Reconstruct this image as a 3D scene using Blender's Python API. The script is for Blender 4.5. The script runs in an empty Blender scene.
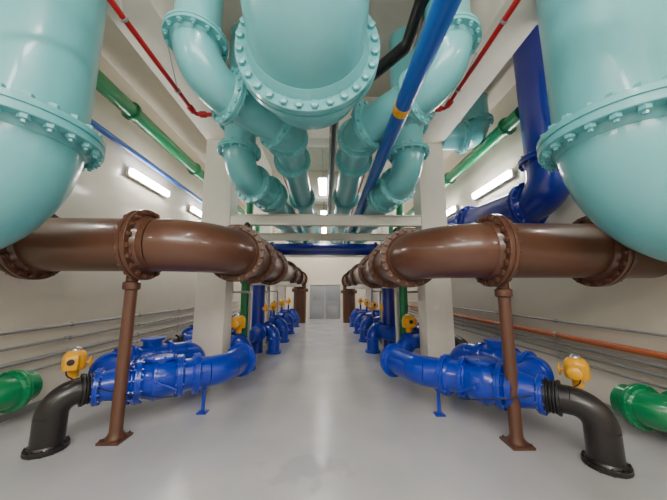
import bpy, math, random
from mathutils import Vector, Matrix, Quaternion
random.seed(3)
C = bpy.context.scene.collection
V = Vector
WP = {}

# ---------------- materials ----------------
def s2l(c):
    return tuple(((x/255)/12.92 if x/255 <= .04045 else (((x/255)+.055)/1.055)**2.4) for x in c)
def paint(name, rgb, rough=.3, coat=.3, metal=0.0, bump=.02, scale=14, var=.02):
    m = bpy.data.materials.new(name); m.use_nodes = True
    nt = m.node_tree; b = nt.nodes["Principled BSDF"]
    b.inputs["Roughness"].default_value = rough
    b.inputs["Metallic"].default_value = metal
    b.inputs["Coat Weight"].default_value = coat
    b.inputs["Coat Roughness"].default_value = .1
    tc = nt.nodes.new("ShaderNodeTexCoord")
    nz = nt.nodes.new("ShaderNodeTexNoise"); nz.inputs["Scale"].default_value = scale
    nz.inputs["Detail"].default_value = 4
    nt.links.new(tc.outputs["Object"], nz.inputs["Vector"])
    l = s2l(rgb)
    cr = nt.nodes.new("ShaderNodeValToRGB")
    cr.color_ramp.elements[0].position = .3; cr.color_ramp.elements[1].position = .7
    cr.color_ramp.elements[0].color = (*[x*(1-var) for x in l], 1)
    cr.color_ramp.elements[1].color = (*[min(1, x*(1+var)) for x in l], 1)
    nt.links.new(nz.outputs["Fac"], cr.inputs["Fac"])
    nt.links.new(cr.outputs["Color"], b.inputs["Base Color"])
    bp = nt.nodes.new("ShaderNodeBump"); bp.inputs["Strength"].default_value = bump*3
    bp.inputs["Distance"].default_value = .01
    nt.links.new(nz.outputs["Fac"], bp.inputs["Height"])
    nt.links.new(bp.outputs["Normal"], b.inputs["Normal"])
    return m
TEAL = paint("teal_paint", (106,182,185), .3, .4)
BROWN = paint("brown_paint", (88,54,37), .34, .4)
BLUE = paint("blue_paint", (2,48,172), .28, .45)
DBLUE = paint("dark_blue_paint", (4,26,134), .3, .5)
LBLUE = paint("light_blue_paint", (10,82,172), .35, .3)
GREEN = paint("green_paint", (0,122,72), .32, .4)
BLACK = paint("black_pipe_paint", (33,28,27), .36, .25)
RED = paint("red_paint", (180,8,18), .4, .2)
YELLOW = paint("yellow_paint", (232,166,8), .4, .3)
ORANGE = paint("orange_conduit_paint", (184,96,54), .45, .1)
GREY = paint("galvanised_steel", (158,158,157), .4, 0, .4)
WHITE = paint("white_steel_paint", (228,222,209), .5, .1)
CONC = paint("white_concrete_paint", (226,218,204), .6, 0, 0, .08, 5, .03)
WALLM = paint("wall_paint", (222,213,197), .32, .3, 0, .12, 3, .02)
CEIL = paint("ceiling_paint", (206,197,183), .7, 0, 0, .1, 4, .03)
DOORM = paint("door_paint", (150,154,158), .45, .1)
DARK = paint("dark_rubber", (25,25,27), .5, .1)
CHROME = paint("bright_steel", (200,200,200), .25, 0, .9)

def emis(name, col, s):
    m = bpy.data.materials.new(name); m.use_nodes = True
    nt = m.node_tree; b = nt.nodes["Principled BSDF"]
    b.inputs["Base Color"].default_value = (1,1,1,1)
    b.inputs["Emission Color"].default_value = (*col, 1)
    b.inputs["Emission Strength"].default_value = s
    return m
LAMP = emis("fluorescent_glow", (1,.97,.93), 64)

def floor_mat():
    m = bpy.data.materials.new("epoxy_floor"); m.use_nodes = True
    nt = m.node_tree; b = nt.nodes["Principled BSDF"]; N = nt.nodes.new; L = nt.links.new
    geo = N("ShaderNodeNewGeometry")
    n1 = N("ShaderNodeTexNoise"); n1.inputs["Scale"].default_value = 1.3; n1.inputs["Detail"].default_value = 6
    L(geo.outputs["Position"], n1.inputs["Vector"])
    sub = N("ShaderNodeVectorMath"); sub.operation = 'SUBTRACT'; sub.inputs[1].default_value = (-.2,3.05,0)
    L(geo.outputs["Position"], sub.inputs[0])
    ml = N("ShaderNodeVectorMath"); ml.operation = 'MULTIPLY'; ml.inputs[1].default_value = (1,2.0,0)
    L(sub.outputs[0], ml.inputs[0])
    ln = N("ShaderNodeVectorMath"); ln.operation = 'LENGTH'; L(ml.outputs[0], ln.inputs[0])
    n2 = N("ShaderNodeTexNoise"); n2.inputs["Scale"].default_value = 3.2; n2.inputs["Detail"].default_value = 3
    L(geo.outputs["Position"], n2.inputs["Vector"])
    ad = N("ShaderNodeMath"); ad.operation = 'MULTIPLY_ADD'; ad.inputs[1].default_value = 1.3
    L(n2.outputs["Fac"], ad.inputs[0]); L(ln.outputs["Value"], ad.inputs[2])
    wet = N("ShaderNodeMapRange"); wet.inputs[1].default_value = 1.0; wet.inputs[2].default_value = 1.12
    wet.inputs[3].default_value = 1; wet.inputs[4].default_value = 0
    L(ad.outputs[0], wet.inputs[0])
    cr = N("ShaderNodeValToRGB")
    cr.color_ramp.elements[0].position = .3; cr.color_ramp.elements[1].position = .7
    cr.color_ramp.elements[0].color = (*s2l((176,176,178)),1)
    cr.color_ramp.elements[1].color = (*s2l((188,187,188)),1)
    L(n1.outputs["Fac"], cr.inputs["Fac"])
    mx = N("ShaderNodeMixRGB"); mx.inputs[2].default_value = (*s2l((164,164,167)),1)
    mf = N("ShaderNodeMath"); mf.operation='MULTIPLY'; mf.inputs[1].default_value=.5
    L(wet.outputs[0], mf.inputs[0]); L(mf.outputs[0], mx.inputs[0]); L(cr.outputs["Color"], mx.inputs[1])
    L(mx.outputs[0], b.inputs["Base Color"])
    mr = N("ShaderNodeMapRange"); mr.inputs[3].default_value = .12; mr.inputs[4].default_value = .3
    L(n1.outputs["Fac"], mr.inputs[0])
    rm = N("ShaderNodeMixRGB"); rm.inputs[2].default_value = (.11,.11,.11,1)
    L(wet.outputs[0], rm.inputs[0]); L(mr.outputs[0], rm.inputs[1]); L(rm.outputs[0], b.inputs["Roughness"])
    bp = N("ShaderNodeBump"); bp.inputs["Strength"].default_value = .06; bp.inputs["Distance"].default_value = .02
    L(n1.outputs["Fac"], bp.inputs["Height"]); L(bp.outputs["Normal"], b.inputs["Normal"])
    return m
FLOORM = floor_mat()

# ---------------- geometry ----------------
def obj(name, g, mat, parent=None, angle=38):
    v, f = g
    lo = V((min(p[0] for p in v), min(p[1] for p in v), min(p[2] for p in v)))
    hi = V((max(p[0] for p in v), max(p[1] for p in v), max(p[2] for p in v)))
    c = (lo+hi)/2
    me = bpy.data.meshes.new(name)
    me.from_pydata([tuple(V(p)-c) for p in v], [], f); me.update()
    me.materials.append(mat)
    for p in me.polygons: p.use_smooth = True
    me.set_sharp_from_angle(angle=math.radians(angle))
    o = bpy.data.objects.new(name, me); C.objects.link(o)
    if parent:
        o.parent = parent; o.location = c - WP[parent]
    else: o.location = c
    WP[o] = c
    return o
def root(name, loc, label, cat, group=None):
    e = bpy.data.objects.new(name, None); C.objects.link(e)
    e.empty_display_size = .1
    e.location = loc; WP[e] = V(loc)
    e["label"] = label; e["category"] = cat
    if group: e["group"] = group
    return e
def tag(o, label, cat, group=None):
    o["label"] = label; o["category"] = cat
    if group: o["group"] = group
    return o
def join(*gs):
    v, f = [], []
    for g in gs:
        n = len(v); v += list(g[0]); f += [tuple(i+n for i in q) for q in g[1]]
    return v, f
def basis(ax):
    ax = V(ax).normalized()
    u = ax.orthogonal().normalized() if abs(ax.z) > .99 else ax.cross(V((0,0,1))).normalized()
    return ax, u, ax.cross(u).normalized()
def sweep(pts, R, n=32, cap=True):
    pts = [V(p) for p in pts]; m = len(pts)
    Rs = R if isinstance(R, (list, tuple)) else [R]*m
    T = []
    for i in range(m):
        a = pts[max(0, i-1)]; b = pts[min(m-1, i+1)]; T.append((b-a).normalized())
    _, u, w = basis(T[0]); v, f = [], []
    for i in range(m):
        if i:
            q = T[i-1].rotation_difference(T[i]); u = q @ u
            u = (u - T[i]*u.dot(T[i])).normalized()
        w = T[i].cross(u)
        for k in range(n):
            a = 2*math.pi*k/n
            v.append(pts[i] + (u*math.cos(a)+w*math.sin(a))*Rs[i])
    for i in range(m-1):
        for k in range(n):
            a = i*n+k; b = i*n+(k+1) % n
            f.append((a, b, b+n, a+n))
    if cap:
        f.append(tuple(reversed(range(n)))); f.append(tuple(range((m-1)*n, m*n)))
    return v, f
def lathe(prof, o, ax, n=32):
    ax, u, w = basis(ax); o = V(o); v, f = [], []
    for t, r in prof:
        for k in range(n):
            a = 2*math.pi*k/n
            v.append(o + ax*t + (u*math.cos(a)+w*math.sin(a))*max(r, .0005))
    m = len(prof)
    for i in range(m-1):
        for k in range(n):
            a = i*n+k; b = i*n+(k+1) % n
            f.append((a, b, b+n, a+n))
    f.append(tuple(reversed(range(n)))); f.append(tuple(range((m-1)*n, m*n)))
    return v, f
def cyl(a, b, r, n=20):
    return sweep([a, b], r, n)
def box(c, s, bev=0.0, rot=0):
    import bmesh
    bm = bmesh.new(); bmesh.ops.create_cube(bm, size=1)
    for q in bm.verts: q.co = V((q.co.x*s[0], q.co.y*s[1], q.co.z*s[2]))
    if bev: bmesh.ops.bevel(bm, geom=bm.edges[:]+bm.verts[:], offset=bev, segments=2, affect='EDGES', profile=.5)
    M = Matrix.Rotation(rot, 3, 'Z')
    bm.verts.index_update()
    v = [M @ q.co + V(c) for q in bm.verts]; f = [tuple(q.index for q in p.verts) for p in bm.faces]
    bm.free(); return v, f
def torus(c, ax, R, r, n=28, m=10):
    ax, u, w = basis(ax); v, f = [], []
    for i in range(n):
        a = 2*math.pi*i/n; d = u*math.cos(a)+w*math.sin(a)
        for k in range(m):
            b = 2*math.pi*k/m
            v.append(V(c) + d*(R+r*math.cos(b)) + ax*r*math.sin(b))
    for i in range(n):
        for k in range(m):
            f.append((i*m+k, ((i+1)%n)*m+k, ((i+1)%n)*m+(k+1)%m, i*m+(k+1)%m))
    return v, f
def hexbolt(c, ax, br, half):
    return lathe([(-half-br*1.1, br*.6), (-half-br*.9, br), (-half, br), (-half+.001, br*.5), (half-.001, br*.5),
                  (half, br), (half+br*.9, br), (half+br*1.05, br*.6), (half+br*1.1, br*.5), (half+br*1.6, br*.45)], c, ax, 6)
def flange(parent, pos, ax, R, mat, rf=None, w=None, nb=16, child=False, name="flange"):
    rf = rf or R*1.3; w = w or max(.024, R*.15)
    g = w*.14
    prof = [(-w*1.9, R*1.0), (-w*1.2, R*1.07), (-w, R*1.09), (-w, rf*.99), (-w*.9, rf), (-g-.003, rf), (-g, rf*.975), (g, rf*.975), (g+.003, rf), (w*.9, rf), (w, rf*.99), (w, R*1.09), (w*1.2, R*1.07), (w*1.9, R*1.0)]
    gm = lathe(prof, pos, ax, 48)
    ax_, u, ww = basis(ax); rb = (R*1.09+rf)/2; br = min((rf-R*1.09)*.4, rb*math.pi/nb*.55)
    cs = [V(pos)+(u*math.cos(2*math.pi*(k+.5)/nb)+ww*math.sin(2*math.pi*(k+.5)/nb))*rb for k in range(nb)]
    if not child:
        gm = join(gm, *[hexbolt(c, ax, br, w) for c in cs])
        return obj(name, gm, mat, parent)
    fo = obj(name, gm, mat, parent)
    b0 = None
    for c in cs:
        if b0 is None:
            b0 = obj("bolt", hexbolt(c, ax, br, w), mat, fo); off = WP[b0]-c
        else:
            b = b0.copy(); C.objects.link(b); b.parent = fo; b.location = c+off-WP[fo]
    return fo
def pipe(rt, pts, R, bend, mat, ends=(), elbow_fl=True, extra=(), nb=16, child=False, rf=None, n=40, cap=True):
    pts = [V(p) for p in pts]
    bends = bend if isinstance(bend, (list, tuple)) else [bend]*(len(pts)-2)
    cur = pts[0]
    for i in range(1, len(pts)-1):
        a = (pts[i]-pts[i-1]).normalized(); b = (pts[i+1]-pts[i]).normalized()
        ph = a.angle(b); r = bends[i-1]; t = r*math.tan(ph/2)
        s = pts[i]-a*t; e = pts[i]+b*t
        nn = (b - a*a.dot(b)).normalized(); cc = s+nn*r
        st = max(6, int(ph/math.radians(6)))
        arc = []
        for k in range(st+1):
            an = ph*k/st
            arc.append(cc - nn*r*math.cos(an) + a*r*math.sin(an))
        if (s-cur).length > .01: obj("straight_pipe", sweep([cur, s], R, n, cap), mat, rt)
        obj("elbow", sweep(arc, R, n, cap), mat, rt)
        ef = elbow_fl if isinstance(elbow_fl, (list, tuple)) else [elbow_fl]*(2*(len(pts)-2))
        if ef[2*i-2]: flange(rt, s, a, R, mat, rf, nb=nb, child=child)
        if ef[2*i-1]: flange(rt, e, b, R, mat, rf, nb=nb, child=child)
        cur = e
    if (pts[-1]-cur).length > .01: obj("straight_pipe", sweep([cur, pts[-1]], R, n, cap), mat, rt)
    for p, ax in extra: flange(rt, p, ax, R, mat, rf, nb=nb, child=child)

# ---------------- room ----------------
XL, XR, YB, YF, H = -4.45, 4.25, -3.5, 17.5, 6.4
def struct(name, g, mat):
    o = obj(name, g, mat); o["kind"] = "structure"; return o
struct("floor", box(((XL+XR)/2, (YB+YF)/2, -.05), (XR-XL+.4, YF-YB+.4, .1)), FLOORM)
struct("ceiling", box(((XL+XR)/2, (YB+YF)/2, H+.05), (XR-XL+.4, YF-YB+.4, .1)), CEIL)
struct("wall_left", box((XL-.1, (YB+YF)/2, H/2), (.2, YF-YB, H)), WALLM)
struct("wall_right", box((XR+.1, (YB+YF)/2, H/2), (.2, YF-YB, H)), WALLM)
struct("wall_far", box(((XL+XR)/2, YF+.1, H/2), (XR-XL, .2, H)), WALLM)
struct("wall_near", box(((XL+XR)/2, YB-.1, H/2), (XR-XL, .2, H)), WALLM)
struct("baseboard_left", box((XL+.012, (YB+YF)/2, .05), (.024, YF-YB, .1)), GREY)
struct("baseboard_right", box((XR-.012, (YB+YF)/2, .05), (.024, YF-YB, .1)), GREY)
for k, x in enumerate((-.49, .49)):
    cx = -.05+x
    g = join(box((cx, YF-.03, 1.05), (.94, .05, 2.08), .006), box((cx, YF-.062, 1.5), (.6, .012, .7), .004),
             box((cx, YF-.062, .5), (.6, .012, .6), .004), box((cx-math.copysign(.38, x), YF-.08, 1.02), (.04, .05, .22), .008))
    struct("door_%d" % (k+1), g, DOORM)
struct("trim_1", join(box((-.05-1.02, YF-.05, 1.08), (.08, .1, 2.16)), box((-.05+1.02, YF-.05, 1.08), (.08, .1, 2.16)), box((-.05, YF-.05, 2.18), (2.12, .1, .08))), WHITE)
BZ = 5.2
for x0, x1 in ((-2.74, -2.1), (2.12, 2.72)):
    tag(obj("concrete_beam", box(((x0+x1)/2, (YB+YF)/2, (BZ+H)/2), (x1-x0, YF-YB, H-BZ), .01), CONC), "long white painted concrete beam carried on square columns", "beam", "ceiling beams")
    for y in (6.05, 10.2, 14.4):
        tag(obj("concrete_column", box(((x0+x1)/2, y, BZ/2), (x1-x0-.02, .5, BZ), .015), CONC), "square white painted concrete column beside the brown pipes", "column", "concrete columns")
for y in (6.05, 10.2, 14.4):
    tag(obj("concrete_beam", box((.01, y, 5.85), (4.2, .4, 1.1), .01), CONC), "white painted concrete cross beam between long beams", "beam", "ceiling cross beams")
def hbeam(a, b, h=.18, w=.14):
    a, b = V(a), V(b); c = (a+b)/2; L = abs((b-a).x)
    return join(box(c+V((0,0,h/2)), (L, w, .016)), box(c-V((0,0,h/2)), (L, w, .016)), box(c, (L, .05, h)))
tag(obj("steel_beam", hbeam((-2.1,5.85,3.33),(2.12,5.85,3.33),.22), WHITE), "white painted steel cross beam between two columns", "beam")
for y, z in ((7.5, 3.28), (9.4, 3.28), (11.4, 3.28)):
    r = root("pipe_support_frame", (0, y, 0), "white steel portal frame spanning over the walkway", "steel frame", "steel pipe frames")
    obj("top_beam", hbeam((-2.1, y, z), (2.0, y, z), .18, .12), WHITE, r)
    obj("shelf_beam", box((-1.55, y, 1.98), (1.1, .1, .1), .006), WHITE, r)
    obj("shelf_beam", box((1.42, y, 1.9), (1.1, .1, .1), .006), WHITE, r)
    for x in (-2.05, 1.95):
        obj("post", join(box((x, y, z/2-.05), (.1, .1, z-.1), .006), box((x, y, .01), (.24,.24,.02), .003)), WHITE, r)
    for x in (-1.08, .98):
        obj("post", join(box((x, y, 2.6), (.07, .07, 1.3), .006)), WHITE, r) if False else None

# ---------------- big teal pipes ----------------
r = root("teal_water_pipe", (-3.0, 2.5, 3.35), "huge teal painted steel pipe dropping and elbowing to the wall", "pipe", "large teal pipes")
pipe(r, [(-3.0,2.5,H),(-3.0,2.5,2.5),(XL,2.5,2.5)], .51, .82, TEAL, elbow_fl=[1,0], nb=24, child=True, n=64)
r = root("teal_water_pipe", (2.87, 2.35, 3.35), "huge teal painted steel pipe dropping and elbowing to the wall", "pipe", "large teal pipes")
pipe(r, [(2.87,2.35,H),(2.87,2.35,2.49),(XR,2.35,2.49)], .51, .82, TEAL, elbow_fl=[1,0], nb=24, child=True, n=64)
r = root("teal_header_pipe", (-.19, 2.5, 4.25), "huge teal pipe elbow with bolted flange hanging under the ceiling", "pipe", "large teal pipes")
pipe(r, [(-.19,1.84,H),(-.19,1.84,4.23),(-.19,2.85,4.23)], .57, .62, TEAL, elbow_fl=[0,1], nb=28, child=True, n=72, rf=.73)
obj("end_cap", lathe([(0,.57),(.1,.56),(.2,.5),(.27,.38),(.31,.2),(.32,.02)], (-.19,2.85,4.23), (0,1,0), 64), TEAL, r)

def tset(x, y, z, xr, yr, yend, R=.26, extra_z=None, y0=.9, ch=False):
    r = root("teal_branch_pipe", (x, y, z), "teal flanged pipe dropping from the ceiling and turning along the walkway", "pipe", "teal branch pipes")
    ex = [(V((x,y,extra_z)), (0,0,1))] if extra_z else []
    yy = yr+y0
    while yy < yend: ex.append((V((xr,yy,z)), (0,1,0))); yy += 2.0
    pipe(r, [(x,y,H),(x,y,z),(xr,yr,z),(xr,yend,z)], R, [.42,.5], TEAL, extra=ex, nb=14, n=40, rf=R*1.36)
tset(-1.46,2.7,4.14,-.62,3.75,13.2,R=.245)
tset(1.38,2.65,4.14,.5,3.7,13.2,R=.245)
tset(-1.48,4.36,3.72,-1.15,5.3,12.6,extra_z=4.62,y0=1.6)
tset(1.42,4.36,3.72,1.2,5.3,12.6,extra_z=4.62,y0=1.6)
r = root("teal_stub_pipe", (2.9,5.7,5.2), "short teal flanged pipe beside the concrete beam", "pipe")
pipe(r, [(2.72,5.9,5.4),(3.6,5.9,5.4),(3.6,5.9,H)], .29, .36, TEAL, elbow_fl=[1,1], nb=14)

# ---------------- brown pipes ----------------
def brown(sx, ylat, z, xg, xwall, sup, xo, R=.355):
    r = root("brown_process_pipe", (xg, ylat, z), "large brown painted flanged pipe running along the walkway", "pipe", "brown process pipes")
    ex = [(V((xg, y, z)), (0,1,0)) for y in (5.45, 7.2, 9.9, 12.2)]
    ex.append((V((xo, ylat, z)), (1,0,0)))
    xf = sup[0] - sx*.02
    ex.append((V((xf, ylat, z)), (1,0,0)))
    pipe(r, [(xwall, ylat, z),(xg, ylat, z),(xg,15.6,z),(xg,15.6,0)], R, [.78,.6], BROWN, elbow_fl=[0,1,1,1], extra=ex, nb=20, child=True, n=56, rf=.47)
    s = root("brown_pipe_stand", (sup[0], sup[1], 0), "brown painted round steel stand with square base plate under brown pipe", "pipe support", "brown pipe stands")
    x, y = sup[0]+sx*.1, sup[1]
    obj("base_plate", join(box((x,y,.015),(.26,.26,.03),.004), *[hexbolt((x+a,y+b,.02),(0,0,1),.016,.012) for a in (-.1,.1) for b in (-.1,.1)]), BROWN, s)
    zt = z-R
    obj("post", lathe([(.03,.1),(.06,.09),(.1,.07),(zt-.25,.07),(zt-.23,.1),(zt-.15,.1),(zt-.13,.07),(zt-.02,.07)], (x,y,0),(0,0,1),28), BROWN, s)
brown(-1, 3.65, 2.4, -1.47, XL, (-2.45,3.65), -3.85)
brown(1, 3.42, 2.31, 1.32, XR, (2.16,3.42), 3.52)

# ---------------- blue ----------------
r = root("dark_blue_pipe", (3.5,4.3,3.5), "dark blue flanged pipe dropping and running along the wall", "pipe")
pipe(r, [(3.84,4.3,H),(3.84,4.3,3.36),(3.15,7.6,3.36),(3.15,12,3.36)], .33, [.44,.5], DBLUE, elbow_fl=[0,1,0,0], extra=[(V((3.84,4.3,4.05)),(0,0,1)),(V((3.45,6.15,3.36)),(-.2,1,0))], nb=16)
r = root("blue_crossover_pipe", (0,8.3,3.05), "dark blue pipe crossing above the walkway between columns", "pipe")
pipe(r, [(-2.02,8.3,0),(-2.02,8.3,3.05),(1.9,8.3,3.05),(1.9,8.3,0)], .18, .35, DBLUE, nb=12)
r = root("blue_service_pipe", (.9,2,3.85), "slim blue overhead pipe with a yellow marker band", "pipe")
obj("straight_pipe", cyl((.86,-3.5,3.85),(.86,13,3.85),.095,28), LBLUE, r)
obj("marker_band", lathe([(-.06,.095),(-.06,.1),(.06,.1),(.06,.095)], (.86,2.78,3.85),(0,1,0),28), YELLOW, r)
r = root("blue_wall_pipe", (XL+.2,5,4.75), "slim blue pipe running along the wall", "pipe")
obj("straight_pipe", cyl((XL+.2,-3.5,4.8),(XL+.2,13,4.8),.06,20), LBLUE, r)

for x, z in ((-4.02,5.45),(3.85,5.25)):
    r = root("green_wall_pipe", (x,5,z), "green painted flanged pipe high along the wall", "pipe", "green wall pipes")
    y0 = -3.5 if x < 0 else 4.75
    pipe(r, [(x,y0,z),(x,14,z)], .15, .3, GREEN, extra=[(V((x,y,z)),(0,1,0)) for y in (5.2,7.9,10.6)], nb=12)

# ---------------- red sprinkler ----------------
def redpipe(pts):
    r = root("sprinkler_pipe", pts[0], "thin red fire sprinkler pipe hung under the ceiling beam", "sprinkler pipe", "red sprinkler pipes")
    pipe(r, pts, .03, .07, RED, elbow_fl=False, n=14)
    a = V(pts[1])-V((0,.12,0))
    obj("coupling", lathe([(-.06,.042),(-.05,.048),(.05,.048),(.06,.042)], a, (0,1,0), 16), RED, r)
    d = (V(pts[2])-V(pts[1])).normalized()
    obj("coupling", lathe([(-.05,.042),(-.04,.048),(.04,.048),(.05,.042)], V(pts[1])+d*.12, d, 16), RED, r)
    obj("coupling", lathe([(-.05,.042),(-.04,.048),(.04,.048),(.05,.042)], V(pts[2])-d*.12, d, 16), RED, r)
    for y in (.8, 2.4, 3.4):
        obj("hanger", join(cyl((pts[0][0],y,pts[0][2]),(pts[0][0]+(-.2 if pts[0][0]<0 else .32),y,BZ+.01),.008,8), lathe([(-.012,.03),(-.012,.04),(.012,.04),(.012,.03)],(pts[0][0],y,pts[0][2]),(0,1,0),14)), GREY, r)
    x,y,z = pts[2]
    for yy in (5.5, 8.0, 9.7):
        obj("sprinkler_head", lathe([(0,.02),(-.05,.02),(-.06,.012),(-.1,.012),(-.1,.035),(-.108,.035)], (x,yy,z),(0,0,1),12), CHROME, r)
redpipe([(-2.04,-3.4,4.5),(-2.04,3.9,4.5),(-1.02,3.9,4.5),(-1.02,12,4.5)])
redpipe([(1.86,-3.4,4.6),(1.86,3.8,4.6),(.93,3.8,4.6),(.93,12,4.6)])
r = root("black_drain_pipe", (1.1,3.2,5.1), "black pipe with elbows hung below the ceiling", "pipe")
pipe(r, [(1.12,-3.4,5.1),(1.1,3.2,5.1),(.65,3.8,5.1),(.15,4.3,5.05),(.15,13,5.05)], .09, .15, DARK, elbow_fl=False, n=20)

# ---------------- valve sets ----------------
def actuator(parent, p, ax, s=1.0):
    p = V(p); ax = V(ax).normalized(); side = ax.cross(V((0,0,1)))
    ang = math.atan2(ax.y, ax.x)
    a = obj("actuator", lathe([(-.06*s,.06*s),(.04*s,.06*s),(.04*s,.12*s),(.07*s,.13*s),(.2*s,.13*s),(.24*s,.12*s),(.28*s,.09*s),(.3*s,.04*s)], p, (0,0,1), 24), YELLOW, parent)
    a["label"] = "yellow electric actuator"
    def rb(c, sz, bev):
        v, f = box((0,0,0), sz, bev, ang); return [q+V(c) for q in v], f
    obj("motor_housing", lathe([(.0,.09*s),(.15*s,.09*s),(.16*s,.08*s),(.24*s,.075*s),(.26*s,.04*s)], p+V((0,0,.14*s)), side*-1, 20), YELLOW, a)
    obj("terminal_box", rb(p+V((0,0,.15*s))+side*.12*s, (.15*s,.14*s,.19*s), .025*s), YELLOW, a)
    obj("dial", lathe([(0,.06*s),(.02*s,.06*s),(.04*s,.05*s),(.06*s,.02*s)], p+V((0,0,.28*s)), (0,0,1), 18), CHROME, a)
    obj("dial", lathe([(0,.04*s),(.012*s,.04*s),(.014*s,.03*s)], p+V((0,0,.17*s))+side*.19*s, side, 18), BLACK, a)
    c = p+V((0,0,.12*s))+ax*.17*s
    obj("handwheel", join(torus(c, ax, .07*s, .009*s), cyl(c, c-ax*.08*s, .013*s, 10), cyl(c-side*.07*s,c+side*.07*s,.006*s,8), cyl(c-V((0,0,.07*s)),c+V((0,0,.07*s)),.006*s,8)), YELLOW, a)
def body(r, a, b, R, Rm=1.35, f2=True):
    a, b = V(a), V(b); ax = (b-a).normalized(); L = (b-a).length
    pr = [(0,R),(L*.12,R*1.02),(L*.3,R*(1+(Rm-1)*.8)),(L*.34,R*Rm*1.0),(L*.36,R*Rm*1.04),(L*.42,R*Rm*1.04),(L*.44,R*Rm),(L*.6,R*Rm*.99),(L*.72,R*(1+(Rm-1)*.8)),(L*.88,R*1.03),(L,R)]
    obj("valve_body", lathe(pr, a, ax, 40), BLUE, r)
    flange(r, a, ax, R, BLUE, nb=12)
    if f2: flange(r, b, ax, R, BLUE, nb=12)
ZV = .58
def unit(sx, A, B, Cc, D, act, P, R=.2, z=ZV, s=.9, grp="blue valve sets"):
    A,B,Cc,D = [V((q[0],q[1],z)) for q in (A,B,Cc,D)]
    r = root("blue_valve_assembly", (B.x,B.y,0), "bright blue flanged valve bodies with parallel branch, elbow and yellow actuator", "valve assembly", grp)
    ax = (B-A).normalized(); L = (B-A).length
    obj("reducer", lathe([(0,R*.85),(.06,R*.85),(.26,R*1.08),(.32,R*1.1)], A, ax, 36), BLUE, r)
    flange(r, A+ax*.02, ax, R*.85, BLUE, nb=12)
    q = A+ax*.32
    k = A+ax*(L*.48)
    obj("straight_pipe", sweep([q, k], R*1.1, 36), BLUE, r)
    flange(r, q, ax, R*1.06, BLUE, nb=12)
    body(r, k, B, R*1.1, 1.26)
    m = (k+B)/2
    obj("bonnet", join(lathe([(R*.9,R*.85),(R*1.3,R*.8),(R*1.3,R*1.0),(R*1.43,R*1.0),(R*1.5,R*.85),(R*1.54,R*.3)], m, (0,0,1), 32),
        *[hexbolt(m+V((math.cos(a)*R*.9, math.sin(a)*R*.9, R*1.38)), (0,0,1), .014, .02) for a in [i*math.pi/4 for i in range(8)]]), BLUE, r)
    sd = ax.cross(V((0,0,1))); side = sd if sd.y < 0 else -sd
    hub = m+side*R*1.25
    obj("lever_arm", join(lathe([(0,R*.5),(R*.12,R*.5),(R*.16,R*.4),(R*.2,R*.1)], hub, side, 20), cyl(hub, hub+side*R*.45, .028, 12), cyl(hub+side*R*.38-ax*.04+V((0,0,.04)), hub+side*R*.38+ax*.2-V((0,0,.1)), .016, 8)), BLUE, r)
    pipe(r, [B, Cc, D], R*1.08, .38, BLUE, nb=12, elbow_fl=[0,0], extra=[(D-(D-Cc).normalized()*.04, (D-Cc)), (B+(Cc-B)*.38, ax)])
    obj("blind_flange", lathe([(0,R*1.25),(.03,R*1.25),(.04,R*1.18)], D, D-Cc, 32), BLUE, r)
    ft = B+(Cc-B)*.6
    obj("support_foot", join(cyl((ft.x,ft.y,.02),(ft.x,ft.y,z-R),.026,14), box((ft.x,ft.y,.008),(.14,.14,.016),.003), lathe([(0,.025),(.08,.09)], (ft.x,ft.y,z-R*1.35-.0),(0,0,1),16)), BLUE, r)
    P = [V((*p, z+.1)) for p in P]
    pipe(r, [q+ax*.12, P[0], P[1]], R*.85, .18, BLUE, nb=12, elbow_fl=[1,1])
    d = (P[1]-P[0]).normalized(); LL=(P[1]-P[0]).length
    body(r, P[0]+d*LL*.36, P[0]+d*LL*.8, R*.88, 1.25)
    obj("bonnet", lathe([(0,R*.7),(R*1.35,R*.7),(R*1.35,R*.9),(R*1.55,R*.9),(R*1.6,R*.3)], P[0]+d*LL*.58, (0,0,1), 28), BLUE, r)
    obj("elbow", sweep([P[1]]+[P[1]+d*.28*math.sin(t)+V((0,0,-.28*(1-math.cos(t)))) for t in [math.radians(x) for x in range(15,91,15)]]+[V((P[1].x+d.x*.28,P[1].y+d.y*.28,0))], R*.85, 28), BLUE, r)
    actuator(r, act, ax, s)
    ac = V(act)
    pts = [ac+V((0,0,.12))+side*.1, ac+side*.22+V((0,0,.0)), A+side*.25+ax*.2-V((0,0,.02)), m+side*.42-V((0,0,.12)), B+side*.25-V((0,0,.2))]
    sm = []
    for i in range(len(pts)-1):
        p0=pts[max(i-1,0)];p1=pts[i];p2=pts[i+1];p3=pts[min(i+2,len(pts)-1)]
        for t in [j/6 for j in range(6)]:
            sm.append(.5*((2*p1)+(p2-p0)*t+(2*p0-5*p1+4*p2-p3)*t*t+(3*p1-p0-3*p2+p3)*t**3))
    obj("cable", sweep(sm, .008, 8), DARK, r)
def black(base, A):
    z=ZV
    r = root("black_pipe_elbow", (base[0],base[1],0), "black cast pipe elbow rising from floor flange", "pipe elbow", "black floor elbows")
    b = V((base[0],base[1],0)); a = V((A[0],A[1],z)); t = V((b.x,b.y,z))
    d = (a-t).normalized(); L = (a-t).length
    pipe(r, [b, t, a-d*.13], .15, .22, BLACK, nb=12, elbow_fl=[0,0], extra=[(b+V((0,0,.03)),(0,0,1))])
    pr = [(-.15,.15),(-.15,.19),(-.125,.19)]
    for i in range(3):
        x = -.12+i*.032; pr += [(x,.155),(x+.008,.18),(x+.02,.18),(x+.028,.155)]
    pr += [(-.03,.155),(-.03,.195),(-.002,.195)]
    obj("flexible_connector", lathe(pr, a, d, 36), DARK, r)
LA,LB,LC,LD = (-2.92,3.74),(-2.12,4.2),(-1.62,4.48),(-1.5,5.1)
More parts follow.
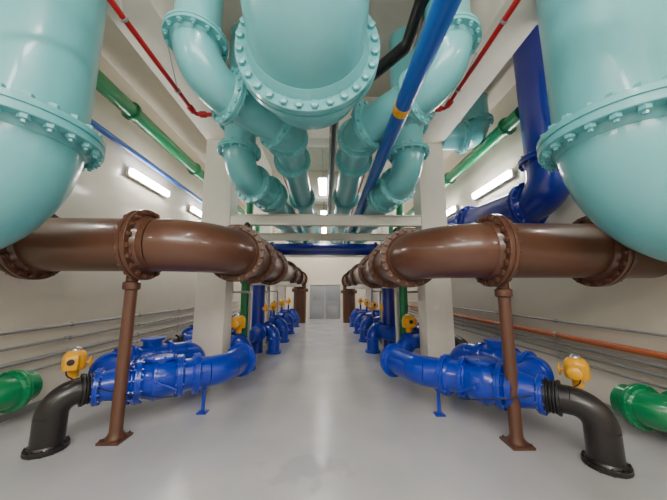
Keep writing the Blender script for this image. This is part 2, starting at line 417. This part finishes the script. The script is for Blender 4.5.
RA,RB,RC,RD = (2.58,3.33),(1.97,3.98),(1.46,4.36),(1.2,5.0)
LP = [(-3.4,4.35),(-2.65,5.3)]; RP = [(3.1,3.95),(2.6,5.0)]
unit(-1, LA,LB,LC,LD, (-3.28,3.8,.74), LP, s=.95)
black((-3.17,3.46), LA)
unit(1, RA,RB,RC,RD, (3.07,3.4,.7), RP, s=.95)
black((2.9,3.0), RA)
def sh(p, d, k=0): return (p[0]+k, p[1]+d)
for d in (3.0, 5.9, 8.7):
    k=-.45
    unit(-1, sh(LA,d,k),sh(LB,d,k),sh(LC,d,k),sh(LD,d,k), (-2.4,4.1+d-.1,.84), [sh(p,d,k*.6) for p in LP], R=.18, s=1.0)
    black((-3.17+k,3.46+d), sh(LA,d,k))
    k=.35
    unit(1, sh(RA,d+.5,k),sh(RB,d+.5,k),sh(RC,d+.5,k),sh(RD,d+.5,k), (2.2,4.1+d+.1,.84), [sh(p,d+.5,k*.6) for p in RP], R=.18, s=1.0)
    black((2.9+k,3.0+d+.5), sh(RA,d+.5,k))
for x, y, s, sa, za in ((-1.82,6.55,-1,1.15,.84),(1.76,6.55,1,1.15,.84),(-1.5,8.2,-1,.95,1.1),(1.38,8.2,1,.95,1.1),(-1.5,9.9,-1,.85,1.1),(1.38,9.9,1,.85,1.1),(-1.5,11.7,-1,.85,1.1),(1.38,11.7,1,.85,1.1),(-1.5,13.8,-1,.85,1.1),(1.38,13.8,1,.85,1.1)):
    r = root("blue_floor_elbow", (x,y,0), "bright blue flanged elbow rising from the floor with yellow actuator", "pipe elbow", "blue floor elbows")
    zz = .55 if y < 7 else .66
    pipe(r, [(x,y,0),(x,y,zz),(x+s*.8,y+.5,zz)], .17, .26, BLUE, nb=12, elbow_fl=[1,1], extra=[(V((x,y,.03)),(0,0,1))])
    kx = .25 if y < 7 else .4
    obj("stem", cyl((x+s*kx,y+kx*.62,zz+.1),(x+s*kx,y+kx*.62,za),.045,16), BLUE, r)
    actuator(r, (x+s*kx,y+kx*.62,za+.02), (s,0,0), sa)
for pts in ([(XL,3.6,.5),(-4.08,3.6,.5),(-4.08,4.05,.5)], [(XR,3.15,.4),(3.84,3.15,.4),(3.84,3.6,.4)]):
    r = root("green_drain_pipe", pts[1], "green flanged pipe elbow coming out of the wall", "pipe", "green low pipes")
    s = 1 if pts[0][0] > 0 else -1
    pipe(r, pts, .2, .26, GREEN, nb=12, elbow_fl=[0,1], extra=[(V(pts[1])+V((s*.2,0,0)),(1,0,0))])
for x, y in ((-2.1,7.2),(2.05,7.2),(-2.4,9.2),(2.3,9.2)):
    r = root("green_riser_pipe", (x,y,0), "green vertical pipe rising beside blue valves", "pipe", "green risers")
    pipe(r, [(x,y,0),(x,y,4.4)], .11, .3, GREEN, nb=10, extra=[(V((x,y,.9)),(0,0,1)),(V((x,y,2.0)),(0,0,1))])
for x, y in ((-1.95,6.75),(1.9,6.85),(-1.93,9.0),(1.86,9.0),(-1.93,10.7),(1.86,10.7)):
    r = root("small_riser_pipe", (x,y,0), "thin grey vertical pipe with elbow beside blue valves", "pipe", "thin risers")
    s = 1 if x > 0 else -1
    pipe(r, [(x,y+.35,0),(x,y+.35,1.75),(x+s*.9,y+.35,1.75)], .03, .08, GREY, elbow_fl=False, n=14)

# ---------------- conduits ----------------
def conduit(x, z, R, mat, label, side):
    r = root("wall_conduit", (x,4,z), label, "conduit", "wall conduits")
    obj("straight_pipe", cyl((x,-3.4,z),(x,14,z),R,16), mat, r)
    for y in (1.5,3.2,4.9,6.6,8.3,10,11.7):
        obj("pipe_clamp", join(lathe([(-.02,R),(-.02,R+.012),(.02,R+.012),(.02,R)], (x,y,z),(0,1,0),16), box((x+side*.05,y,z),(abs(.09),.04,.03))), GREY, r)
for z, rr in ((1.22,.025),(1.0,.02),(.78,.03),(.62,.02)):
    conduit(XL+.1, z, rr, GREY, "thin grey conduit clamped along the wall", -1)
conduit(XR-.11, 1.0, .045, ORANGE, "orange-brown conduit clamped along the wall", 1)
for z, rr in ((.87,.03),(.75,.03),(.62,.02),(1.25,.02)):
    conduit(XR-.1, z, rr, GREY, "thin grey conduit clamped along the wall", 1)

for x, z, s in ((-1.47,2.4,-1),(1.32,2.31,1)):
    for y in (4.95, 7.75):
        r = root("air_release_valve", (x,y,z+.355), "small black air valve with gauge on brown pipe", "valve", "air valves")
        obj("stem", cyl((x,y,z+.35),(x,y,z+.5),.02,12), BLACK, r)
        obj("valve_body", lathe([(0,.03),(.02,.06),(.12,.06),(.15,.04),(.17,.02)], (x,y,z+.48),(0,0,1),18), BLACK, r)
        obj("lever", cyl((x,y,z+.44),(x-s*.2,y,z+.47),.01,8), RED, r)
        obj("gauge", lathe([(-.015,.05),(.015,.05),(.018,.04)], (x+s*.12,y,z+.47),(0,1,0),18), CHROME, r)

# ---------------- lights ----------------
def fixture(c, s, wall):
    r = root("light_fixture", c, "lit white fluorescent strip light fixture", "light fixture", "strip lights")
    c = V(c)
    if wall:
        obj("housing", box(c+V((wall*.05,0,0)), (.06, s, .2), .01), WHITE, r)
        obj("diffuser", box(c+V((-wall*.01,0,0)), (.07, s*.96, .15), .02), LAMP, r)
        obj("bracket", join(box(c+V((wall*.1,s*.35,0)), (.06,.05,.08)), box(c+V((wall*.1,-s*.35,0)), (.06,.05,.08))), GREY, r)
    else:
        obj("housing", box(c+V((0,0,.05)), (.3, s, .06), .01), WHITE, r)
        obj("diffuser", box(c, (.24, s*.96, .06), .02), LAMP, r)
        obj("bracket", join(cyl(c+V((0,s*.35,.07)),V((c.x,c.y+s*.35,H)),.012,8), cyl(c+V((0,-s*.35,.07)),V((c.x,c.y-s*.35,H)),.012,8)), GREY, r)
for y in (-1.5,2.3,6.5,9.25,12.5,15.4):  # pairs beside and behind the camera are unseen, added for their light
    fixture((XL+.12,y,4.4), 1.5, -1)
    fixture((XR-.12,y-(.1 if y==6.5 else .2),4.4), 1.6, 1)
for y, z in ((-2.2,6.1),(0,6.1),(8.9,5.3),(12.5,5.3),(15.8,5.3)):  # those overhead and behind the camera are unseen, added to light the room
    fixture((-.12,y,z), 1.5, 0)

def area(loc, rot, sx, sy, p):
    l = bpy.data.lights.new("area", 'AREA'); l.shape='RECTANGLE'; l.size=sx; l.size_y=sy; l.energy=p; l.color=(1,.96,.9)
    o = bpy.data.objects.new("area_fill", l); C.objects.link(o); o.location=loc; o.rotation_euler=rot
area((-.1,-2.6,4.6), (math.radians(60),0,0), 5, 1.2, 300)  # fill light added behind the camera, belongs to no fixture

w = bpy.data.worlds.new("World"); bpy.context.scene.world = w; w.use_nodes = True
w.node_tree.nodes["Background"].inputs[0].default_value = (.9,.92,1,1)
w.node_tree.nodes["Background"].inputs[1].default_value = .3

cam = bpy.data.cameras.new("Camera"); cam.lens = 270/667*36; cam.sensor_width = 36; cam.clip_start=.05
co = bpy.data.objects.new("Camera", cam); C.objects.link(co)
co.location = (0,0,1.8); co.rotation_euler = (math.radians(90+8.43),0,math.radians(-1.6))
bpy.context.scene.camera = co
